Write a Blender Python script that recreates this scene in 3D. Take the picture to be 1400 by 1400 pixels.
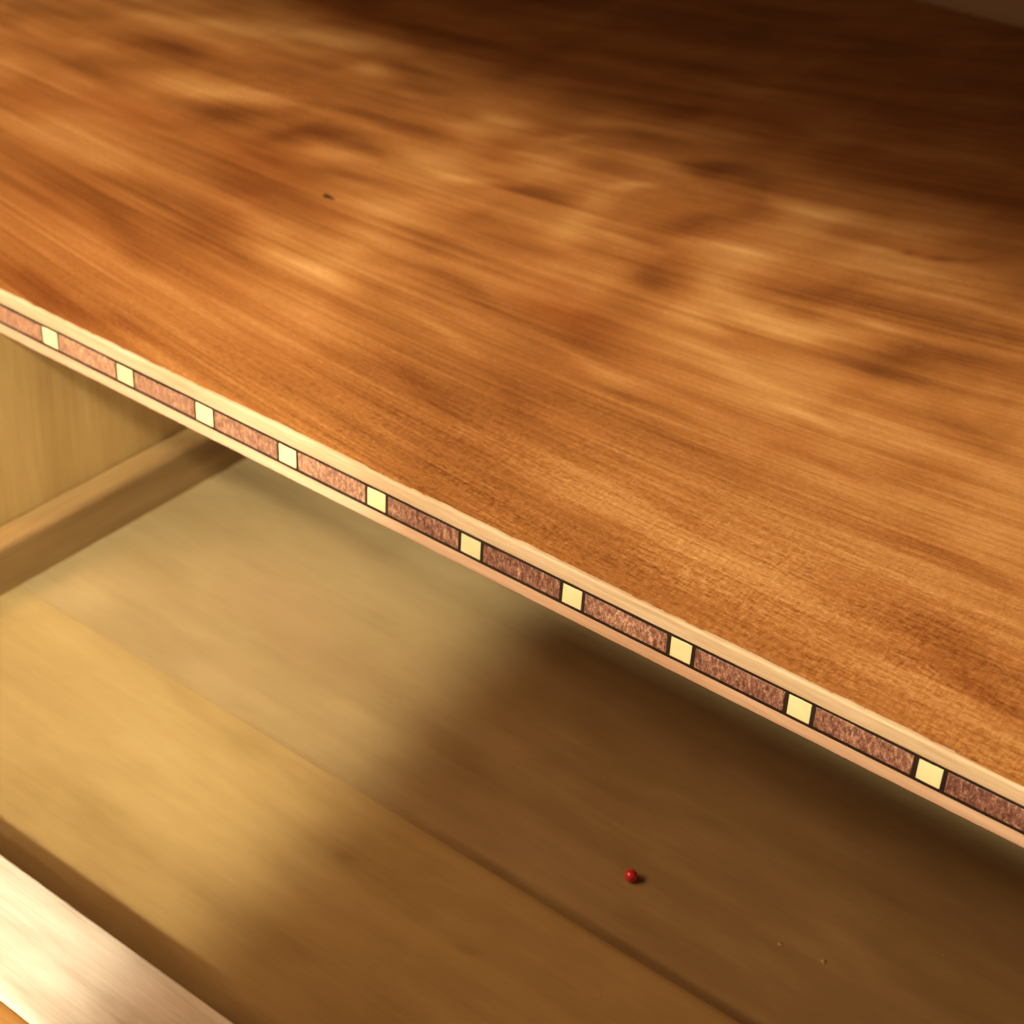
import bpy, bmesh, math, random
import numpy as np
from mathutils import Vector

for o in list(bpy.data.objects):
    bpy.data.objects.remove(o, do_unlink=True)
scene = bpy.context.scene
S = 0.04                      # one inlay repeat = 40 mm; all lengths below are in repeats
Z0 = 0.18 / S                 # height of the inlay's top line above the ground
random.seed(7)
rng = np.random.default_rng(7)

def W(x, y, z):
    return Vector((x * S, y * S, (z + Z0) * S))

# ---------------------------------------------------------------- camera
cam_d = bpy.data.cameras.new("camera")
cam = bpy.data.objects.new("camera", cam_d)
scene.collection.objects.link(cam)
cam.location = W(12.0134, -9.0183, 7.996)
cam.rotation_euler = (0.9726, -0.0476, 0.6595)
cam_d.sensor_width = 36.0
cam_d.sensor_fit = 'HORIZONTAL'
cam_d.lens = 2411.93 / 1400 * 36.0
cam_d.clip_start = 0.01
cam_d.clip_end = 50
cam_d.dof.use_dof = True
cam_d.dof.focus_distance = 12.9 * S
cam_d.dof.aperture_fstop = 15.0
cam_d.dof.aperture_blades = 0
scene.camera = cam

# ---------------------------------------------------------------- light
world = bpy.data.worlds.new("World")
scene.world = world
world.use_nodes = True
bg = world.node_tree.nodes["Background"]
bg.inputs[0].default_value = (1.0, 0.54, 0.28, 1)
bg.inputs[1].default_value = 0.22

def area(name, loc, target, sx, sy, power, color, spread):
    d = bpy.data.lights.new(name, 'AREA')
    d.shape = 'RECTANGLE'
    d.size, d.size_y = sx * S, sy * S
    d.energy = power
    d.color = color
    d.spread = math.radians(spread)
    o = bpy.data.objects.new(name, d)
    scene.collection.objects.link(o)
    o.location = W(*loc)
    dirv = W(*target) - W(*loc)
    o.rotation_euler = dirv.to_track_quat('-Z', 'Y').to_euler()
    return o

EL = math.radians(42)
def beam(name, tx, ty, tz, dist, sx, sy, power, color, spread, el=EL, az=0.0):
    dx = math.sin(az) * math.cos(el); dy = -math.cos(az) * math.cos(el); dz = math.sin(el)
    return area(name, (tx + dx * dist, ty + dy * dist, tz + dz * dist), (tx, ty, tz), sx, sy, power, color, spread)

WARM = (1.0, 0.87, 0.64)
# added out-of-view beams cut to shape light edges, plus fill lamps front left
SE = math.sin(EL)
for y_top in (4.6, 5.5, 6.2, 6.7, 7.1, 7.5, 7.8, 8.1):
    y_bot = -.52
    beam("shelf_beam", 5.0, (y_top + y_bot) / 2, 0.165, 20, 46, (y_top - y_bot) * SE, .0375 * (y_top - y_bot) * SE, WARM, 1.7)  # added beams with stepped tops, so their sum fades towards the back
beam("drawer_beam", -3.9, -1.95, -3.0, 26, 16.2, 5.9, .78, WARM, 3.6, az=math.radians(8))  # added beam, its right end stands in for a cast shadow
beam("drawer_beam", -4.5, -2.0, -3.0, 26, 16.0, 6.0, .25, WARM, 5.0, az=math.radians(36))  # second added beam, widens the soft edge towards the front
area("side_fill", (-34, -58, 61), (5, 0, -1), 26, 26, 25, (1.0, .56, .30), 120)  # added distant fill that evens the dark drawer floor
area("side_fill", (-11, -11.5, 17.5), (5, 0, -1), 9, 9, 1.5, (1.0, .58, .32), 120)

vs = scene.view_settings
vs.view_transform = 'Standard'
vs.look = 'None'
vs.exposure = 0.0
vs.gamma = 1.0

# ---------------------------------------------------------------- helpers
def link(name, me, mat, parent=None):
    o = bpy.data.objects.new(name, me)
    scene.collection.objects.link(o)
    if mat:
        me.materials.append(mat)
    if parent:
        o.parent = parent
    return o

def root(name, label, cat):
    o = bpy.data.objects.new(name, None)
    scene.collection.objects.link(o)
    o.empty_display_size = 0.02
    o["label"] = label
    o["category"] = cat
    return o

def box(name, x0, x1, y0, y1, z0, z1, mat, parent=None, bevel=0.0, seg=2, jit=0.0):
    bm = bmesh.new()
    vs_ = []
    for x in (x0, x1):
        for y in (y0, y1):
            for z in (z0, z1):
                vs_.append(bm.verts.new(W(x + random.uniform(-jit, jit), y, z + random.uniform(-jit, jit) * .6)))
    for f in ((0, 1, 3, 2), (4, 6, 7, 5), (0, 4, 5, 1), (2, 3, 7, 6), (0, 2, 6, 4), (1, 5, 7, 3)):
        bm.faces.new([vs_[i] for i in f])
    bmesh.ops.recalc_face_normals(bm, faces=bm.faces)
    if bevel:
        bmesh.ops.bevel(bm, geom=list(bm.edges), offset=bevel * S, segments=seg, profile=.5, affect='EDGES')
    me = bpy.data.meshes.new(name)
    bm.to_mesh(me)
    bm.free()
    if bevel and seg > 1:
        for p in me.polygons:
            p.use_smooth = True
        a = me.attributes.new("sharp_face", 'BOOLEAN', 'FACE') if False else None
    return link(name, me, mat, parent)

def strip(name, x0, x1, prof, noise, mat, parent, dx=0.02):
    """Loft a front-edge profile [(y, z)...] along x; noise[i] is the raggedness of each profile point."""
    n = int((x1 - x0) / dx) + 1
    xs = np.linspace(x0, x1, n)
    k = len(prof)
    V = np.zeros((n, k, 3))
    for i, (y, z) in enumerate(prof):
        w = rng.normal(0, 1, n)
        sm = np.convolve(w, np.ones(5) / 5, 'same') + 1.6 * np.convolve(rng.normal(0, 1, n), np.ones(31) / 31, 'same') * 2
        V[:, i, 0] = xs
        V[:, i, 1] = y + noise[i] * sm * .5
        V[:, i, 2] = z + noise[i] * np.roll(sm, 3)
    V = V.reshape(-1, 3)
    V[:, 2] += Z0
    F = []
    for a in range(n - 1):
        for i in range(k):
            j = (i + 1) % k
            F.append((a * k + i, a * k + j, (a + 1) * k + j, (a + 1) * k + i))
    F.append(tuple(range(k)))
    F.append(tuple((n - 1) * k + i for i in reversed(range(k))))
    me = bpy.data.meshes.new(name)
    me.from_pydata((V * S).tolist(), [], F)
    bm = bmesh.new(); bm.from_mesh(me)
    bmesh.ops.recalc_face_normals(bm, faces=bm.faces)
    bm.to_mesh(me); bm.free()
    return link(name, me, mat, parent)

class NT:
    def __init__(self, name):
        self.m = bpy.data.materials.new(name)
        self.m.use_nodes = True
        self.t = self.m.node_tree
        self.b = self.t.nodes["Principled BSDF"]
    def n(self, typ, **kw):
        nd = self.t.nodes.new(typ)
        for k, v in kw.items():
            setattr(nd, k, v)
        return nd
    def put(self, sock, v):
        if isinstance(v, bpy.types.NodeSocket):
            self.t.links.new(v, sock)
        else:
            sock.default_value = v
    def math(self, op, a, b=0.0, c=None, clamp=False):
        nd = self.n("ShaderNodeMath", operation=op, use_clamp=clamp)
        self.put(nd.inputs[0], a); self.put(nd.inputs[1], b)
        if c is not None:
            self.put(nd.inputs[2], c)
        return nd.outputs[0]
    def mix(self, fac, a, b, mode='MIX'):
        nd = self.n("ShaderNodeMix", data_type='RGBA', blend_type=mode)
        self.put(nd.inputs[0], fac); self.put(nd.inputs[6], a); self.put(nd.inputs[7], b)
        return nd.outputs[2]
    def coords(self):
        tc = self.n("ShaderNodeTexCoord")
        mp = self.n("ShaderNodeMapping")
        mp.inputs["Scale"].default_value = (1 / S, 1 / S, 1 / S)
        self.t.links.new(tc.outputs["Object"], mp.inputs[0])
        return mp.outputs[0]
    def scale(self, vec, s, loc=(0, 0, 0), rot=(0, 0, 0)):
        mp = self.n("ShaderNodeMapping")
        mp.inputs["Scale"].default_value = s
        mp.inputs["Location"].default_value = loc
        mp.inputs["Rotation"].default_value = rot
        self.put(mp.inputs[0], vec)
        return mp.outputs[0]
    def noise(self, vec, detail=3.0, rough=0.55, dist=0.0, scale=1.0):
        nd = self.n("ShaderNodeTexNoise")
        nd.inputs["Scale"].default_value = scale
        nd.inputs["Detail"].default_value = detail
        nd.inputs["Roughness"].default_value = rough
        nd.inputs["Distortion"].default_value = dist
        self.put(nd.inputs["Vector"], vec)
        return nd.outputs[0]
    def ramp(self, fac, stops, interp='LINEAR'):
        nd = self.n("ShaderNodeValToRGB")
        cr = nd.color_ramp
        cr.interpolation = interp
        while len(cr.elements) < len(stops):
            cr.elements.new(0.5)
        for e, (p, c) in zip(cr.elements, stops):
            e.position = p
            e.color = (*c, 1) if len(c) == 3 else c
        self.put(nd.inputs[0], fac)
        return nd.outputs[0]
    def lin(self, terms, base=0.5):
        """base + sum(amp * (tex - 0.5))"""
        acc = base
        for tex, amp in terms:
            acc = self.math('MULTIPLY_ADD', self.math('SUBTRACT', tex, 0.5), amp, acc)
        return acc
    def bump(self, h, dist, strength=1.0):
        nd = self.n("ShaderNodeBump")
        nd.inputs["Strength"].default_value = strength
        nd.inputs["Distance"].default_value = dist
        self.put(nd.inputs["Height"], h)
        self.put(self.b.inputs["Normal"], nd.outputs[0])
    def done(self, col, rough=0.45, spec=0.4):
        self.put(self.b.inputs["Base Color"], col)
        self.put(self.b.inputs["Roughness"], rough)
        self.b.inputs["Specular IOR Level"].default_value = spec
        return self.m
    def attr(self, name):
        return self.n("ShaderNodeAttribute", attribute_name=name).outputs["Fac"]

# ---------------------------------------------------------------- materials
def mat_shelf_top():
    t = NT("figured_mahogany")
    gx, gv = t.attr("grain_along"), t.attr("grain_across")
    fig, red, front = t.attr("figure"), t.attr("redness"), t.attr("front")
    cmb = t.n("ShaderNodeCombineXYZ")
    t.put(cmb.inputs[0], gx); t.put(cmb.inputs[1], gv)
    P = cmb.outputs[0]
    broad = t.noise(t.scale(P, (.20, 1.7, 1)), 4, .55, .15)
    streak = t.noise(t.scale(P, (.22, 9, 1), (3, 1, 0)), 3, .55, .1)
    fine = t.noise(t.scale(P, (1.1, 42, 1), (7, 2, 0)), 3, .6)
    mott = t.noise(t.scale(P, (.45, .95, 1), (11, 5, 0)), 3, .5, .5)
    curl = t.noise(t.scale(P, (.34, 1.05, 1), (2, 13, 0)), 3, .5, .9)
    mr = t.n("ShaderNodeMapRange", interpolation_type='SMOOTHSTEP')
    t.put(mr.inputs[0], curl); mr.inputs[1].default_value = .32; mr.inputs[2].default_value = .66
    curl = mr.outputs[0]
    ripple = t.noise(t.scale(P, (1.25, .30, 1), (8, 4, 0), (0, 0, .25)), 2, .5, .5)
    patch = t.noise(t.scale(P, (1.6, 3.2, 1), (6, 3, 0)), 3, .6)
    ray = t.noise(t.scale(P, (40, 13, 1), (1, 9, 0), (0, 0, .35)), 3, .65, .5)
    pore = t.noise(t.scale(P, (13, 50, 1), (4, 4, 0)), 3, .7, .3)
    front = t.math('MULTIPLY', front, t.math('MULTIPLY_ADD', patch, 2.2, -.35, clamp=True))
    back = t.attr("back")
    grit = t.noise(t.scale(P, (60, 70, 1)), 2, .6)
    v = t.lin([(broad, .50), (streak, .40), (fine, .26), (mott, .34)], .5)
    v = t.math('MULTIPLY_ADD', t.math('SUBTRACT', curl, .5), t.math('MULTIPLY_ADD', back, .15, .05), v)
    line = t.noise(t.scale(P, (.32, 27, 1), (13, 7, 0)), 2, .5, .15)
    v = t.math('MULTIPLY_ADD', t.math('SUBTRACT', line, .5), t.math('MULTIPLY_ADD', patch, .6, .05), v)
    v = t.math('MULTIPLY_ADD', t.math('SUBTRACT', pore, .5), .26, v)
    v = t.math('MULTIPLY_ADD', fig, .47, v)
    v = t.math('MULTIPLY_ADD', t.math('SUBTRACT', ripple, .5), t.math('MULTIPLY_ADD', back, .28, .05), v)
    rays = t.math('MULTIPLY', t.math('SUBTRACT', ray, .5), t.math('MULTIPLY', front, .7))
    v = t.math('ADD', v, rays)
    v = t.math('MULTIPLY_ADD', t.math('SUBTRACT', pore, .5), t.math('MULTIPLY', front, .85), v)
    v = t.math('MULTIPLY_ADD', t.math('SUBTRACT', grit, .5), .20, v)
    col = t.ramp(v, [(0.0, (.085, .025, .006)), (.25, (.20, .074, .018)), (.5, (.38, .160, .042)), (.75, (.55, .295, .098)), (1.0, (.72, .46, .19))])
    rc = t.ramp(v, [(0.0, (.11, .022, .005)), (.4, (.28, .085, .018)), (.7, (.42, .165, .045)), (1.0, (.58, .28, .09))])
    rf = t.math('ADD', t.math('MULTIPLY', red, .75), t.math('MULTIPLY', t.math('SUBTRACT', mott, .45), .5), clamp=True)
    col = t.mix(rf, col, rc)
    h = t.math('ADD', t.math('MULTIPLY', fine, .6), t.math('MULTIPLY', pore, .8))
    t.bump(h, 0.00012, .5)
    return t.done(col, t.lin([(pore, .2)], .42), .35)

def wood(name, stops, along='x', sc=(.4, 6, 6), fine=(1.5, 40, 40), amps=(.7, .35, .25), rough=.5, spec=.3, bump=.00008, loc=(0, 0, 0), dist=.3, rot=(0, 0, 0)):
    t = NT(name)
    P = t.scale(t.coords(), (1, 1, 1), loc, rot)
    ax = {'x': (0, 1, 2), 'y': (1, 0, 2), 'z': (2, 1, 0)}[along]
    def pm(s):
        r = [0, 0, 0]
        r[ax[0]], r[ax[1]], r[ax[2]] = s
        return tuple(r)
    a = t.noise(t.scale(P, pm(sc)), 4, .55, dist)
    b = t.noise(t.scale(P, pm(fine), (5, 3, 1)), 3, .6)
    c = t.noise(t.scale(P, pm((.5, .9, .9)), (2, 8, 3)), 3, .5, .5)
    v = t.lin([(a, amps[0]), (b, amps[1]), (c, amps[2])], .5)
    col = t.ramp(v, stops)
    t.bump(b, bump, .5)
    return t.done(col, rough, spec)

def mat_board(name, stops):
    """Drawer bottom: soft streaks, with a few smears and knots held in a vertex attribute."""
    t = NT(name)
    P = t.coords()
    a = t.noise(t.scale(P, (.3, 3.2, 1)), 4, .55, .4)
    b = t.noise(t.scale(P, (2, 26, 1), (5, 3, 1)), 3, .6)
    c = t.noise(t.scale(P, (.55, 1.1, 1), (2, 8, 3)), 3, .5, .5)
    d = t.noise(t.scale(P, (2.2, 4.5, 1), (9, 1, 3)), 2, .5, .2)
    v = t.lin([(a, .42), (b, .16), (c, .42), (d, .16)], .5)
    v = t.math('MULTIPLY_ADD', t.attr("figure"), .35, v)
    col = t.ramp(v, stops)
    col = t.mix(t.attr("smear"), col, (.36, .25, .13, 1))
    t.bump(b, .00006, .4)
    return t.done(col, .48, .3)

def mat_block():
    t = NT("mahogany_end_fleck")
    P = t.coords()
    a = t.noise(t.scale(P, (32, 1, 14)), 3, .65, .6)
    b = t.noise(t.scale(P, (80, 1, 44), (3, 0, 2)), 2, .6)
    c = t.noise(t.scale(P, (2.5, 1, 2), (8, 0, 1)), 2, .5)
    rnd = t.n("ShaderNodeObjectInfo").outputs["Random"]
    v = t.lin([(a, 1.7), (b, 1.1), (c, .5), (rnd, .22)], .5)
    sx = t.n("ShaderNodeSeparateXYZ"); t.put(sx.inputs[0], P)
    pale = t.math('MULTIPLY_ADD', sx.outputs[0], -.10, .52, clamp=True)  # lamp glare on the left blocks put into the colour
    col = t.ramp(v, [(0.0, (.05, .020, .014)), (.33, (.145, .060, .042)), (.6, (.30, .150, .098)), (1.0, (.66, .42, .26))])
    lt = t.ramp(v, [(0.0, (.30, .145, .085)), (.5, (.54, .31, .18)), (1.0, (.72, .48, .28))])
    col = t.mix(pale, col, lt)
    t.bump(a, .0001, .5)
    return t.done(col, .45, .35)

def flat(name, base, var=.15, rough=.5, spec=.3, sc=(14, 14, 14)):
    t = NT(name)
    n = t.noise(t.scale(t.coords(), sc), 4, .6)
    rnd = t.n("ShaderNodeObjectInfo").outputs["Random"]
    k = t.lin([(n, var * 2), (rnd, var * 1.6)], 1.0)
    hs = t.n("ShaderNodeHueSaturation")
    hs.inputs["Color"].default_value = (*base, 1)
    t.put(hs.inputs["Value"], k)
    return t.done(hs.outputs[0], rough, spec)

M_TOP = mat_shelf_top()
M_STRIP = wood("pale_maple", [(0, (.32, .185, .09)), (.4, (.50, .36, .21)), (.65, (.61, .48, .31)), (1, (.74, .62, .44))], sc=(.8, 14, 14), fine=(3, 60, 60), amps=(.7, .5, .5))
M_STRIP2 = wood("pinkish_maple", [(0, (.42, .23, .13)), (.4, (.60, .39, .24)), (.65, (.70, .50, .33)), (1, (.80, .64, .45))], sc=(.8, 14, 14), fine=(3, 60, 60), amps=(.7, .5, .6), loc=(3, 2, 1))
M_SQ = flat("boxwood", (.80, .72, .39), .10, .45, .35, (3, 3, 6))
M_BLACK = flat("ebony", (.022, .015, .011), .3, .4, .35)
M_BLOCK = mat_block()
M_FLOOR_A = mat_board("golden_oak", [(0, (.14, .082, .029)), (.35, (.275, .187, .070)), (.6, (.372, .27, .108)), (1, (.51, .40, .185))])
M_FLOOR_B = mat_board("greyed_oak", [(0, (.12, .076, .031)), (.35, (.24, .170, .074)), (.6, (.325, .243, .114)), (1, (.45, .355, .18))])
M_SIDE = wood("drawer_side_oak", [(0, (.12, .062, .02)), (.45, (.26, .155, .057)), (1, (.44, .30, .12))], 'y', sc=(.4, 4, 4))
M_FRONT = wood("drawer_front_oak", [(0, (.40, .33, .23)), (.35, (.68, .64, .53)), (.55, (.81, .78, .68)), (1, (.88, .87, .79))], 'x', sc=(.5, 3.2, 3.2), amps=(1.2, .35, .8), rough=.75, spec=.1)
M_PANEL = wood("golden_panel", [(0, (.27, .15, .046)), (.45, (.48, .315, .11)), (1, (.68, .49, .205))], 'z', sc=(.25, 2.6, 2.6), fine=(1, 20, 20))
M_BACK = wood("back_panel_oak", [(0, (.70, .56, .36)), (.5, (.80, .66, .44)), (1, (.88, .76, .54))], 'x', sc=(.3, 3, 3))
M_DARK = wood("dark_mahogany", [(0, (.03, .012, .005)), (.5, (.075, .028, .01)), (1, (.14, .06, .022))])
M_CARC = wood("carcass_oak", [(0, (.26, .13, .035)), (.5, (.44, .25, .08)), (1, (.60, .38, .15))], 'x', sc=(.3, 3, 3))

# ---------------------------------------------------------------- cabinet (the large structure)
cab = root("cabinet", "honey coloured wooden cabinet whose side wall shows left of the open drawer", "cabinet")
BK = 14.4
box("partition", -1.35, -.785, -.35, BK - .05, -3.62, -.335, M_PANEL, cab, .02)
box("partition", 14.55, 14.95, -.35, BK - .05, -3.62, -.335, M_PANEL, cab, .02)
box("side_panel", -10.1, -9.55, -.4, BK + .5, -4.5, 8.35, M_DARK, cab, .03)
box("side_panel", 22.0, 22.55, -.4, BK + .5, -4.5, 8.35, M_DARK, cab, .03)
box("back_panel", -9.54, 21.99, BK, BK + .4, -4.4, 7.7, M_BACK, cab)
box("top_panel", -9.54, 21.99, -.2, 12.6, 7.75, 8.25, M_DARK, cab, .03)
box("bottom_panel", -9.54, 21.99, -.2, BK - .02, -4.1, -3.63, M_CARC, cab, .03)
box("plinth", -9.54, 21.99, .8, 1.2, -4.5, -4.12, M_CARC, cab)

# ---------------------------------------------------------------- shelf with the inlaid edge
FIGURE_SHEEN_BLOBS = [(3.69,4.72,2.77,0.62,0.19,-0.3,0.3),(0.94,5.87,3.92,1.31,0.54,-0.2,0.3),(4.08,5.9,5.44,1.11,0.37,0.24,0),(2.39,5.26,8.47,2.35,0.85,0.24,0),(-0.59,3.17,1.54,0.6,0.37,-0.2,0.6),(0.95,3.64,5.47,1.72,0.72,0.2,0),(5.41,3.59,0.2,0.13,0.69,0.24,0),(-0.27,0.25,0.35,0.64,8.51,-0.2,0.8),(-0.6,1.45,0.09,0.09,0.55,0.0,0.6),(1.97,0.79,0.43,0.34,3.19,0.0,0.5),(8.72,0.9,1.52,0.42,3.25,-0.08000000000000002,0.5),(7.01,0.87,0.39,0.6,8.31,0.4,0),(5.63,0.77,0.73,1.06,15.06,0.27999999999999997,0),(8.75,0.49,1.17,1.69,30.37,0.32000000000000006,0),(8.68,1.09,2.45,2.38,26.69,-0.24,0.5),(2.26,4.17,0.95,-0.15,3.77,-0.24,0.3),(-1.72,2.34,0.27,0.5,11.21,-0.24,0.3),(5.21,6.97,2.75,-3.5,8.75,-0.2,0.2),(-2.16,8.32,0.38,0.03,2.42,-0.3,0.2),(0.04,7.69,0.6,0.04,2.91,-0.3,0.2),(1.85,7.31,1.12,-0.43,4.07,-0.3,0.2),(2.93,7.32,0.76,0.3,3.83,-0.3,0.2),(4.32,8.0,0.73,-0.87,4.44,-0.3,0.1),(6.08,7.43,2.02,-1.05,6.43,-0.3,0.2),(-3.39,8.28,0.59,-0.21,2.95,-0.3,0.1),(-4.7,5.35,0.81,-1.24,6.81,-0.27999999999999997,0.3),(-4.36,3.24,1.22,-0.85,5.05,-0.24,0.5),(-1.65,7.15,1.39,1.28,8.71,-0.3,0.2),(1.08,7.52,11.9,-8.19,20.84,0.4,0),(2.52,8.15,2.91,-5.33,42.79,0.4,0),(3.58,9.19,2.27,-7.95,36.51,0.36000000000000004,0),(2.1,9.68,3.4,-8.59,28.89,0.27999999999999997,0),(4.72,9.55,2.33,-4.47,40.11,0.32000000000000006,0),(0.82,9.82,2.61,-4.65,12.24,-0.24,0.2),(1.38,4.3,1.2,1.13,13.85,-0.24,0.4),(-0.62,2.88,1.37,2.05,27.46,0.27999999999999997,0),(1.29,3.25,1.14,3.67,56.94,0.32000000000000006,0),(6.88,3.89,1.71,-4.52,46.73,-0.24,0.3),(6.22,1.16,1.61,-0.22,107.75,-0.2,0.3),(3.28,0.61,2.21,7.87,107.62,0.24,0),(-6.15,5.65,2.11,-1.74,2.04,-0.3,0),(-3.94,5.75,0.67,-0.66,4.48,-0.3,0.3),(-5.09,4.51,0.45,0.32,7.13,-0.3,0.1),(-3.91,4.99,2.16,-2.62,5.24,-0.3,0),(-2.02,4.71,6.6,-2.86,3.18,-0.3,0.1),(-1.07,4.81,7.91,-3.73,3.79,-0.3,0.1),(-0.5,5.8,0.58,0.5,8.62,-0.3,0.2),(-2.16,5.84,0.91,1.47,7.06,-0.3,0.2),(-0.02,4.38,2.83,-2.04,21.87,-0.3,0),(-0.9,3.81,0.49,0.55,2.87,-0.3,0.8),(-2.2,2.01,0.61,2.0,13.25,-0.3,0.3),(-0.88,1.6,1.12,2.71,17.54,-0.3,0.3),(0.45,3.4,1.24,2.24,19.56,-0.2,0.5),(1.68,8.49,6.76,-3.08,2.93,-0.3,0.1),(3.68,8.83,9.65,-2.86,4.14,-0.3,0),(5.22,8.7,1.37,-0.42,3.8,-0.3,0.2),(1.87,6.47,1.75,-0.33,9.12,-0.3,0),(1.43,5.24,2.92,-3.66,12.96,-0.3,0),(3.5,5.82,9.39,-3.53,2.51,-0.3,0.2),(3.5,6.71,18.99,4.09,2.5,-0.3,0.1),(3.75,4.49,7.2,0.48,17.67,-0.3,0.2),(3.5,3.37,1.32,0.92,3.96,-0.3,1),(5.17,5.35,0.68,-0.91,6.53,-0.3,0.3),(5.95,5.55,1.45,-1.79,10.44,-0.3,0.2),(6.68,4.95,7.8,-4.5,6.86,-0.3,0.2),(6.32,4.34,2.55,-5.96,32.45,-0.3,0),(4.19,1.74,9.32,9.34,21.52,-0.3,0.2),(3.28,1.37,1.21,3.29,21.79,-0.3,0.3),(1.57,1.98,0.82,1.48,24.98,-0.27999999999999997,0.3),(9.02,0.74,3.45,2.8,26.37,-0.3,0.8),(6.92,5.94,8.64,-0.29,8.98,-0.3,0.2),(6.22,2.03,1.59,-1.71,67.66,-0.24,0.1),(0.13,2.14,2.61,7.08,55.14,-0.24,0.2),(4.23,0.83,4.24,8.07,56.31,-0.24,0.3),(5.24,2.4,2.16,4.51,109.73,-0.24,0),(-0.49,0.26,0.87,1.97,29.63,-0.3,0.8),(0.7,0.37,0.86,2.07,46.65,-0.3,0.7),(8.14,2.06,2.61,4.0,63.51,-0.24,0.3),(6.91,2.65,2.03,-5.43,79.34,-0.24,0.2),(-3.08,3.88,0.37,-0.19,2.83,-0.08000000000000002,0.7),(2.65,2.98,2.77,3.52,23.51,-0.24,0.3),(-2.73,4.94,2.61,-2.87,9.25,0.5599999999999999,0),(-5.28,6.25,2.39,-4.93,12.39,0.24,0),(-3.83,6.94,2.15,-4.6,13.52,0.44000000000000006,0),(-2.01,6.79,5.28,-1.01,14.79,0.5599999999999999,0),(-0.45,4.61,8.1,-9.78,18.65,0.48,0),(0.98,5.16,7.64,-12.78,30.78,0.5599999999999999,0),(2.5,6.2,40.46,-13.13,13.97,0.48,0),(0.28,6.73,5.92,-6.76,27.06,0.48,0),(1.14,6.86,55.77,-28.12,25.46,0.48,0),(4.2,7.07,1.15,-2.07,13.85,0.6000000000000001,0),(5.11,4.47,1.74,1.91,10.62,0.52,0),(4.4,4.04,3.32,4.51,29.98,0.36000000000000004,0),(4.48,2.71,1.45,7.44,101.74,0.44000000000000006,0),(6.12,3.16,3.57,-4.24,93.25,0.48,0),(-2.49,2.82,0.88,1.45,13.71,0.36000000000000004,0),(1.07,2.36,2.04,4.86,26.28,0.48,0),(7.51,3.49,1.59,-4.57,96.52,0.32000000000000006,0),(1.18,6.1,4.13,-7.44,33.43,0.4,0),(4.06,5.64,5.09,-7.64,32.11,0.4,0),(6.22,6.11,4.05,-13.95,71.54,0.32000000000000006,0),(2.91,2.23,2.32,8.58,103.92,0.32000000000000006,0),(0.46,1.14,1.7,7.21,84.56,0.36000000000000004,0),(5.23,1.13,1.16,4.77,105.43,0.32000000000000006,0),(5.79,5.1,3.85,-11.51,86.08,0.32000000000000006,0),(-1.1,6.49,6.74,-6.42,40.9,0.32000000000000006,0),(4.96,3.55,2.08,4.27,50.31,0.32000000000000006,0),(3.14,5.0,5.43,-11.71,44.42,0.36000000000000004,0)]  # wood figure, plus a painted golden sheen and front light at the right
shelf = root("shelf", "reddish brown wooden shelf whose front edge is inlaid with yellow squares and brown blocks", "shelf")
TOP, BOT = .157, -.312
XA, XB = -9.5, 21.95

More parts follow.
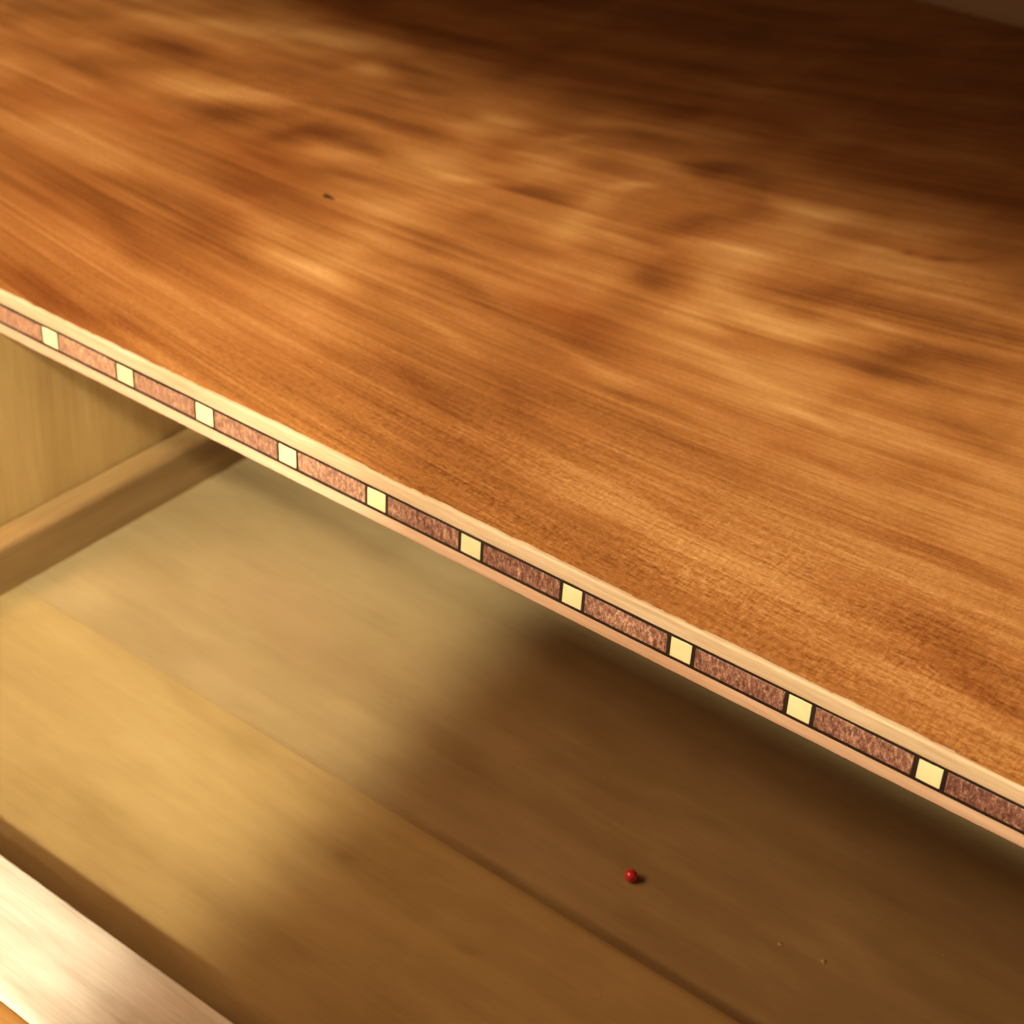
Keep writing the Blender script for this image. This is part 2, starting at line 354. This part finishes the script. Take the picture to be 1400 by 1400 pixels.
def shelf_board():
    xs = np.unique(np.concatenate([np.linspace(-9.5, 11, 411), np.linspace(11, XB, 30)]))
    ys = np.concatenate([[.034], np.linspace(.08, BK - .01, 288)])
    nx, ny = len(xs), len(ys)
    X, Y = np.meshgrid(xs, ys, indexing='ij')
    Yv = Y.copy()
    Z = np.full_like(X, TOP + Z0)
    k, a, b = .05, -.178, .019
    ex = np.exp(-k * X)
    V = Y * ex - (ex * (-(a + b * X) / k - b / k ** 2)) + (-a / k - b / k ** 2)
    fig = np.zeros_like(X); red = np.zeros_like(X)
    wx = X + .10 * np.sin(2.1 * Y + .7 * X) + .06 * np.sin(5.3 * Y + 1)
    wy = Y + .05 * np.sin(1.9 * X + .5) + .035 * np.sin(4.7 * X + 2 * Y)
    for cx, cy, q0, q1, q2, amp, r in FIGURE_SHEEN_BLOBS:
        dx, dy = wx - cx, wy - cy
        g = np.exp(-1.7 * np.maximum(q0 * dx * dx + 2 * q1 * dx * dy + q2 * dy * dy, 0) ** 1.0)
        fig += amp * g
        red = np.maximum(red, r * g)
    # short curved drying crack far right
    t = np.clip((X - 5.30) / .88, 0, 1)
    yc = 6.80 + .02 * np.sin(t * 3) - .02 + .55 * t ** 2.2
    d = np.abs(Y - yc)
    fig -= .55 * np.exp(-(d / .075) ** 2) * np.clip(t * 8, 0, 1) * np.clip((1 - t) * 3, 0, 1) * (.75 + .35 * np.sin(19 * X))
    front = 1 / (1 + np.exp((Y - 1.5) / .45)) * (.35 + .65 / (1 + np.exp(-(X - 4.2) / .9)))
    front = .12 + .88 * front
    back = 1 / (1 + np.exp(-(Y - 3.2 + .12 * X) / .7))
    verts = np.stack([X, Yv, Z], -1).reshape(-1, 3) * S
    idx = np.arange(nx * ny).reshape(nx, ny)
    faces = np.stack([idx[:-1, :-1], idx[1:, :-1], idx[1:, 1:], idx[:-1, 1:]], -1).reshape(-1, 4).tolist()
    n0 = nx * ny
    c = [idx[0, 0], idx[-1, 0], idx[-1, -1], idx[0, -1]]
    low = [(XA, .034, BOT), (XB, .034, BOT), (XB, BK - .01, BOT), (XA, BK - .01, BOT)]
    vl = verts.tolist() + [[x * S, y * S, (z + Z0) * S] for x, y, z in low]
    faces.append((n0 + 3, n0 + 2, n0 + 1, n0))
    faces.append(tuple([n0, n0 + 1] + idx[::-1, 0].tolist()))
    faces.append(tuple([n0 + 2, n0 + 3] + idx[:, -1].tolist()))
    faces.append(tuple([n0 + 1, n0 + 2] + idx[-1, ::-1].tolist()))
    faces.append(tuple([n0 + 3, n0] + idx[0, :].tolist()))
    me = bpy.data.meshes.new("board")
    me.from_pydata(vl, [], faces)
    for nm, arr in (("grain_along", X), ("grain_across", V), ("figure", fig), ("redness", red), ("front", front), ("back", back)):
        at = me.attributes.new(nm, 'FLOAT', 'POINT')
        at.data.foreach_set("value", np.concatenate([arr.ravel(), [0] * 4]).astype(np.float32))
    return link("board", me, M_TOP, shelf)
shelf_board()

def th(x):
    return float(np.clip(.020 + .0019 * x, .016, .040))
TH = .029
YF = .030                     # depth of the edging
# upper edging with a worn, rounded arris; lower edging
strip("edge_strip", XA, XB, [(YF, TH), (0, TH), (0, .10), (.002, .142), (.009, .153), (.020, .1582), (.042, .1582), (.042, .13), (YF, .13)],
      [0, .0006, .001, .0010, .0014, .0014, .0030, 0, 0], M_STRIP, shelf)
strip("edge_strip", XA, XB, [(YF, BOT), (.006, BOT), (0, BOT + .008), (0, -.175 - TH), (YF, -.175 - TH)],
      [0, .0012, .0018, .0008, 0], M_STRIP2, shelf)
# ebony stringing above and below the band
strip("stringing", XA, XB, [(YF, 0), (.0015, 0), (.0015, TH - .0005), (YF, TH - .0005)], [0, .0022, .0006, 0], M_BLACK, shelf)
strip("stringing", XA, XB, [(YF, -.175 - TH + .0005), (.0015, -.175 - TH + .0005), (.0015, -.175), (YF, -.175)], [0, .0006, .0022, 0], M_BLACK, shelf)
SQ = {0: (-.028, .178), 1: (.99, 1.197), 2: (2.005, 2.212), 3: (3.008, 3.203), 4: (4.006, 4.2), 5: (4.997, 5.191), 6: (6.0, 6.176), 7: (6.99, 7.17), 8: (7.992, 8.174), 9: (9.013, 9.192)}
spans = []
for i in range(-9, 22):
    spans.append(SQ.get(i, (i + random.uniform(-.02, .02), i + .19 + random.uniform(-.015, .015))))
for k, (a, b) in enumerate(spans):
    e = th(a)
    box("inlay_square", a, b, random.uniform(-.0012, .0008), YF, -.1745, -.0005, M_SQ, shelf, .0022, 1, .0025)
    box("stringing", a - e, a - .0004, .002, YF, -.1747, -.0003, M_BLACK, shelf, 0, 1)
    box("stringing", b + .0004, b + e, .002, YF, -.1747, -.0003, M_BLACK, shelf, 0, 1)
    if k + 1 < len(spans):
        n = spans[k + 1][0]
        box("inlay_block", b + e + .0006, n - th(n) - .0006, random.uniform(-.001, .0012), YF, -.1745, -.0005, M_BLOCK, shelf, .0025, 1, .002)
# a tiny dark pin knot in the board
def knot():
    bm = bmesh.new()
    n = 14
    ring = []
    for i in range(n):
        t = i / n * 2 * math.pi
        r = 1 + .22 * math.sin(3 * t + 1) + random.uniform(-.1, .1)
        c, s = math.cos(t) * .09 * r, math.sin(t) * .035 * r
        ring.append(bm.verts.new(W(.17 + c * .99 + s * .1, 3.69 - c * .12 + s, TOP + .0012)))
    cen = bm.verts.new(W(.17, 3.69, TOP + .006))
    for i in range(n):
        bm.faces.new((ring[i], ring[(i + 1) % n], cen))
    me = bpy.data.meshes.new("knot"); bm.to_mesh(me); bm.free()
    link("knot", me, flat("dark_knot", (.03, .016, .008), .3, .6), shelf)
knot()

# ---------------------------------------------------------------- drawer, pulled out
drw = root("drawer", "pale open drawer with a two board bottom, pulled out beneath the inlaid shelf", "drawer")
FZ = -3.0
XI, XO = -.42, -.765          # left side, inner and outer face
def bottom_board(name, y0, y1, mat, blobs):
    xs = np.linspace(XI - .12, 14.0, 240)
    ys = np.linspace(y0, y1, max(12, int((y1 - y0) / .06)))
    ys = np.concatenate([[y0, y0 + .012], ys[1:-1], [y1 - .012, y1]])
    nx, ny = len(xs), len(ys)
    X, Y = np.meshgrid(xs, ys, indexing='ij')
    Z = np.full_like(X, FZ)
    fig = np.zeros_like(X); sm = np.zeros_like(X)
    wx = X + .12 * np.sin(3 * Y + X); wy = Y + .06 * np.sin(2.3 * X + 1)
    for cx, cy, rx, ry, rot, amp, s in blobs:
        c, n = math.cos(rot), math.sin(rot)
        u = ((wx - cx) * c + (wy - cy) * n) / rx; v = (-(wx - cx) * n + (wy - cy) * c) / ry
        g = np.exp(-(u * u + v * v))
        fig += amp * g; sm = np.maximum(sm, s * g)
    # dirt gathered along the joint towards the right end
    st = np.clip((X - 4.2) / 1.6, 0, 1)
    fig -= (.15 + .95 * st) * np.exp(-((Y - JY - .03) / (.03 + .03 * st)) ** 2)
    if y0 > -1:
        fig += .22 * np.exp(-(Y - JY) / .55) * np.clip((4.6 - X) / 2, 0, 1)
    verts = np.stack([X, Y, Z + Z0], -1).reshape(-1, 3) * S
    idx = np.arange(nx * ny).reshape(nx, ny)
    faces = np.stack([idx[:-1, :-1], idx[1:, :-1], idx[1:, 1:], idx[:-1, 1:]], -1).reshape(-1, 4).tolist()
    n0 = nx * ny
    low = [(xs[0], y0, FZ - .2), (xs[-1], y0, FZ - .2), (xs[-1], y1, FZ - .2), (xs[0], y1, FZ - .2)]
    vl = verts.tolist() + [[x * S, y * S, (z + Z0) * S] for x, y, z in low]
    faces.append((n0 + 3, n0 + 2, n0 + 1, n0))
    faces.append(tuple([n0, n0 + 1] + idx[::-1, 0].tolist()))
    faces.append(tuple([n0 + 2, n0 + 3] + idx[:, -1].tolist()))
    faces.append(tuple([n0 + 1, n0 + 2] + idx[-1, ::-1].tolist()))
    faces.append(tuple([n0 + 3, n0] + idx[0, :].tolist()))
    me = bpy.data.meshes.new(name)
    me.from_pydata(vl, [], faces)
    for nm, arr in (("figure", fig), ("smear", sm)):
        at = me.attributes.new(nm, 'FLOAT', 'POINT')
        at.data.foreach_set("value", np.concatenate([arr.ravel(), [0] * 4]).astype(np.float32))
    return link(name, me, mat, drw)
JY = -.35
bottom_board("bottom_board", -3.3, JY - .002, M_FLOOR_A, [(4.79, -1.08, .09, .05, 0, -.5, 0), (6.18, -1.12, .10, .05, 0, -.4, 0), (2.6, -1.2, 1.6, .5, -.1, .35, 0)])["label"] = "golden front board of the drawer bottom"
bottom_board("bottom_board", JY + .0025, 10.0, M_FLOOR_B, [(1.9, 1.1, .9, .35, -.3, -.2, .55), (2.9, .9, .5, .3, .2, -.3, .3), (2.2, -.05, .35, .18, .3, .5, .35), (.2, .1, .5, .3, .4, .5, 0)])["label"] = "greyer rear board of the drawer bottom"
box("drawer_side", XO, XI, -3.16, 10.0, -3.45, -2.452, M_SIDE, drw, .07, 4)
box("drawer_side", 14.0, 14.35, -3.16, 10.0, -3.45, -2.452, M_SIDE, drw, .07, 4)
box("drawer_back", XI + .003, 13.997, 9.9, 10.2, -3.2, -2.46, M_SIDE, drw, .04, 2)
box("drawer_front", XO - .15, 14.5, -4.13, -3.185, -3.55, -2.447, M_FRONT, drw, .035, 3)

M_FACING = wood("orange_facing", [(0, (.28, .12, .03)), (.5, (.50, .26, .07)), (1, (.70, .42, .15))], 'x', sc=(.4, 5, 5))
box("front_facing", XO - .15, 14.5, -4.36, -4.128, -3.56, -2.462, M_FACING, drw, .04, 3)
# ---------------------------------------------------------------- bead and dust on the drawer bottom
def bead():
    bm = bmesh.new()
    bmesh.ops.create_uvsphere(bm, u_segments=32, v_segments=20, radius=.057 * S)
    # small drilled hole: push the polar caps inwards
    r = .057 * S
    for v in bm.verts:
        d = math.hypot(v.co.x, v.co.y)
        if d < .3 * r:
            v.co.z = math.copysign(r * (.80 if d < .16 * r else .93), v.co.z)
    bmesh.ops.rotate(bm, verts=bm.verts, cent=(0, 0, 0), matrix=__import__('mathutils').Matrix.Rotation(math.radians(80), 3, Vector((.6, .8, 0))))
    me = bpy.data.meshes.new("bead"); bm.to_mesh(me); bm.free()
    for p in me.polygons:
        p.use_smooth = True
    t = NT("red_glass")
    n = t.noise(t.scale(t.coords(), (20, 20, 20)), 2)
    col = t.ramp(n, [(.3, (.46, .010, .018)), (.7, (.60, .022, .034))])
    t.b.inputs["Coat Weight"].default_value = .6
    t.b.inputs["Coat Roughness"].default_value = .15
    o = link("bead", me, t.done(col, .28, .6))
    o.location = W(6.70, .34, FZ + .056)
    o["label"] = "tiny shiny red bead lying on the drawer bottom under the shelf"
    o["category"] = "bead"
bead()

def dust():
    bm = bmesh.new()
    pts = [(8.05, .55), (8.42, .62)]
    q = [hit for hit in pts]
    for _ in range(30):
        q.append((random.uniform(.2, 10), random.uniform(-2.2, 2.6)))
    nf = len(q)
    for _ in range(16):
        q.append((random.uniform(-1, 9.5), random.uniform(.15, 4.0)))
    for k, (x, y) in enumerate(q):
        zb = FZ if k < nf else TOP
        r = random.uniform(.006, .014) if k > 1 else .028
        n = 6
        vs_ = [bm.verts.new(W(x + r * random.uniform(.6, 1.3) * math.cos(i / n * 6.283), y + r * random.uniform(.5, 1.2) * math.sin(i / n * 6.283), zb + .004)) for i in range(n)]
        c = bm.verts.new(W(x, y, zb + .004 + r * .5))
        for i in range(n):
            bm.faces.new((vs_[i], vs_[(i + 1) % n], c))
    me = bpy.data.meshes.new("dust"); bm.to_mesh(me); bm.free()
    o = link("dust", me, flat("pale_dust", (.36, .25, .14), .2, .9, .1))
    o["kind"] = "stuff"
    o["label"] = "pale dust specks scattered over the drawer bottom and the shelf"
    o["category"] = "dust"
dust()
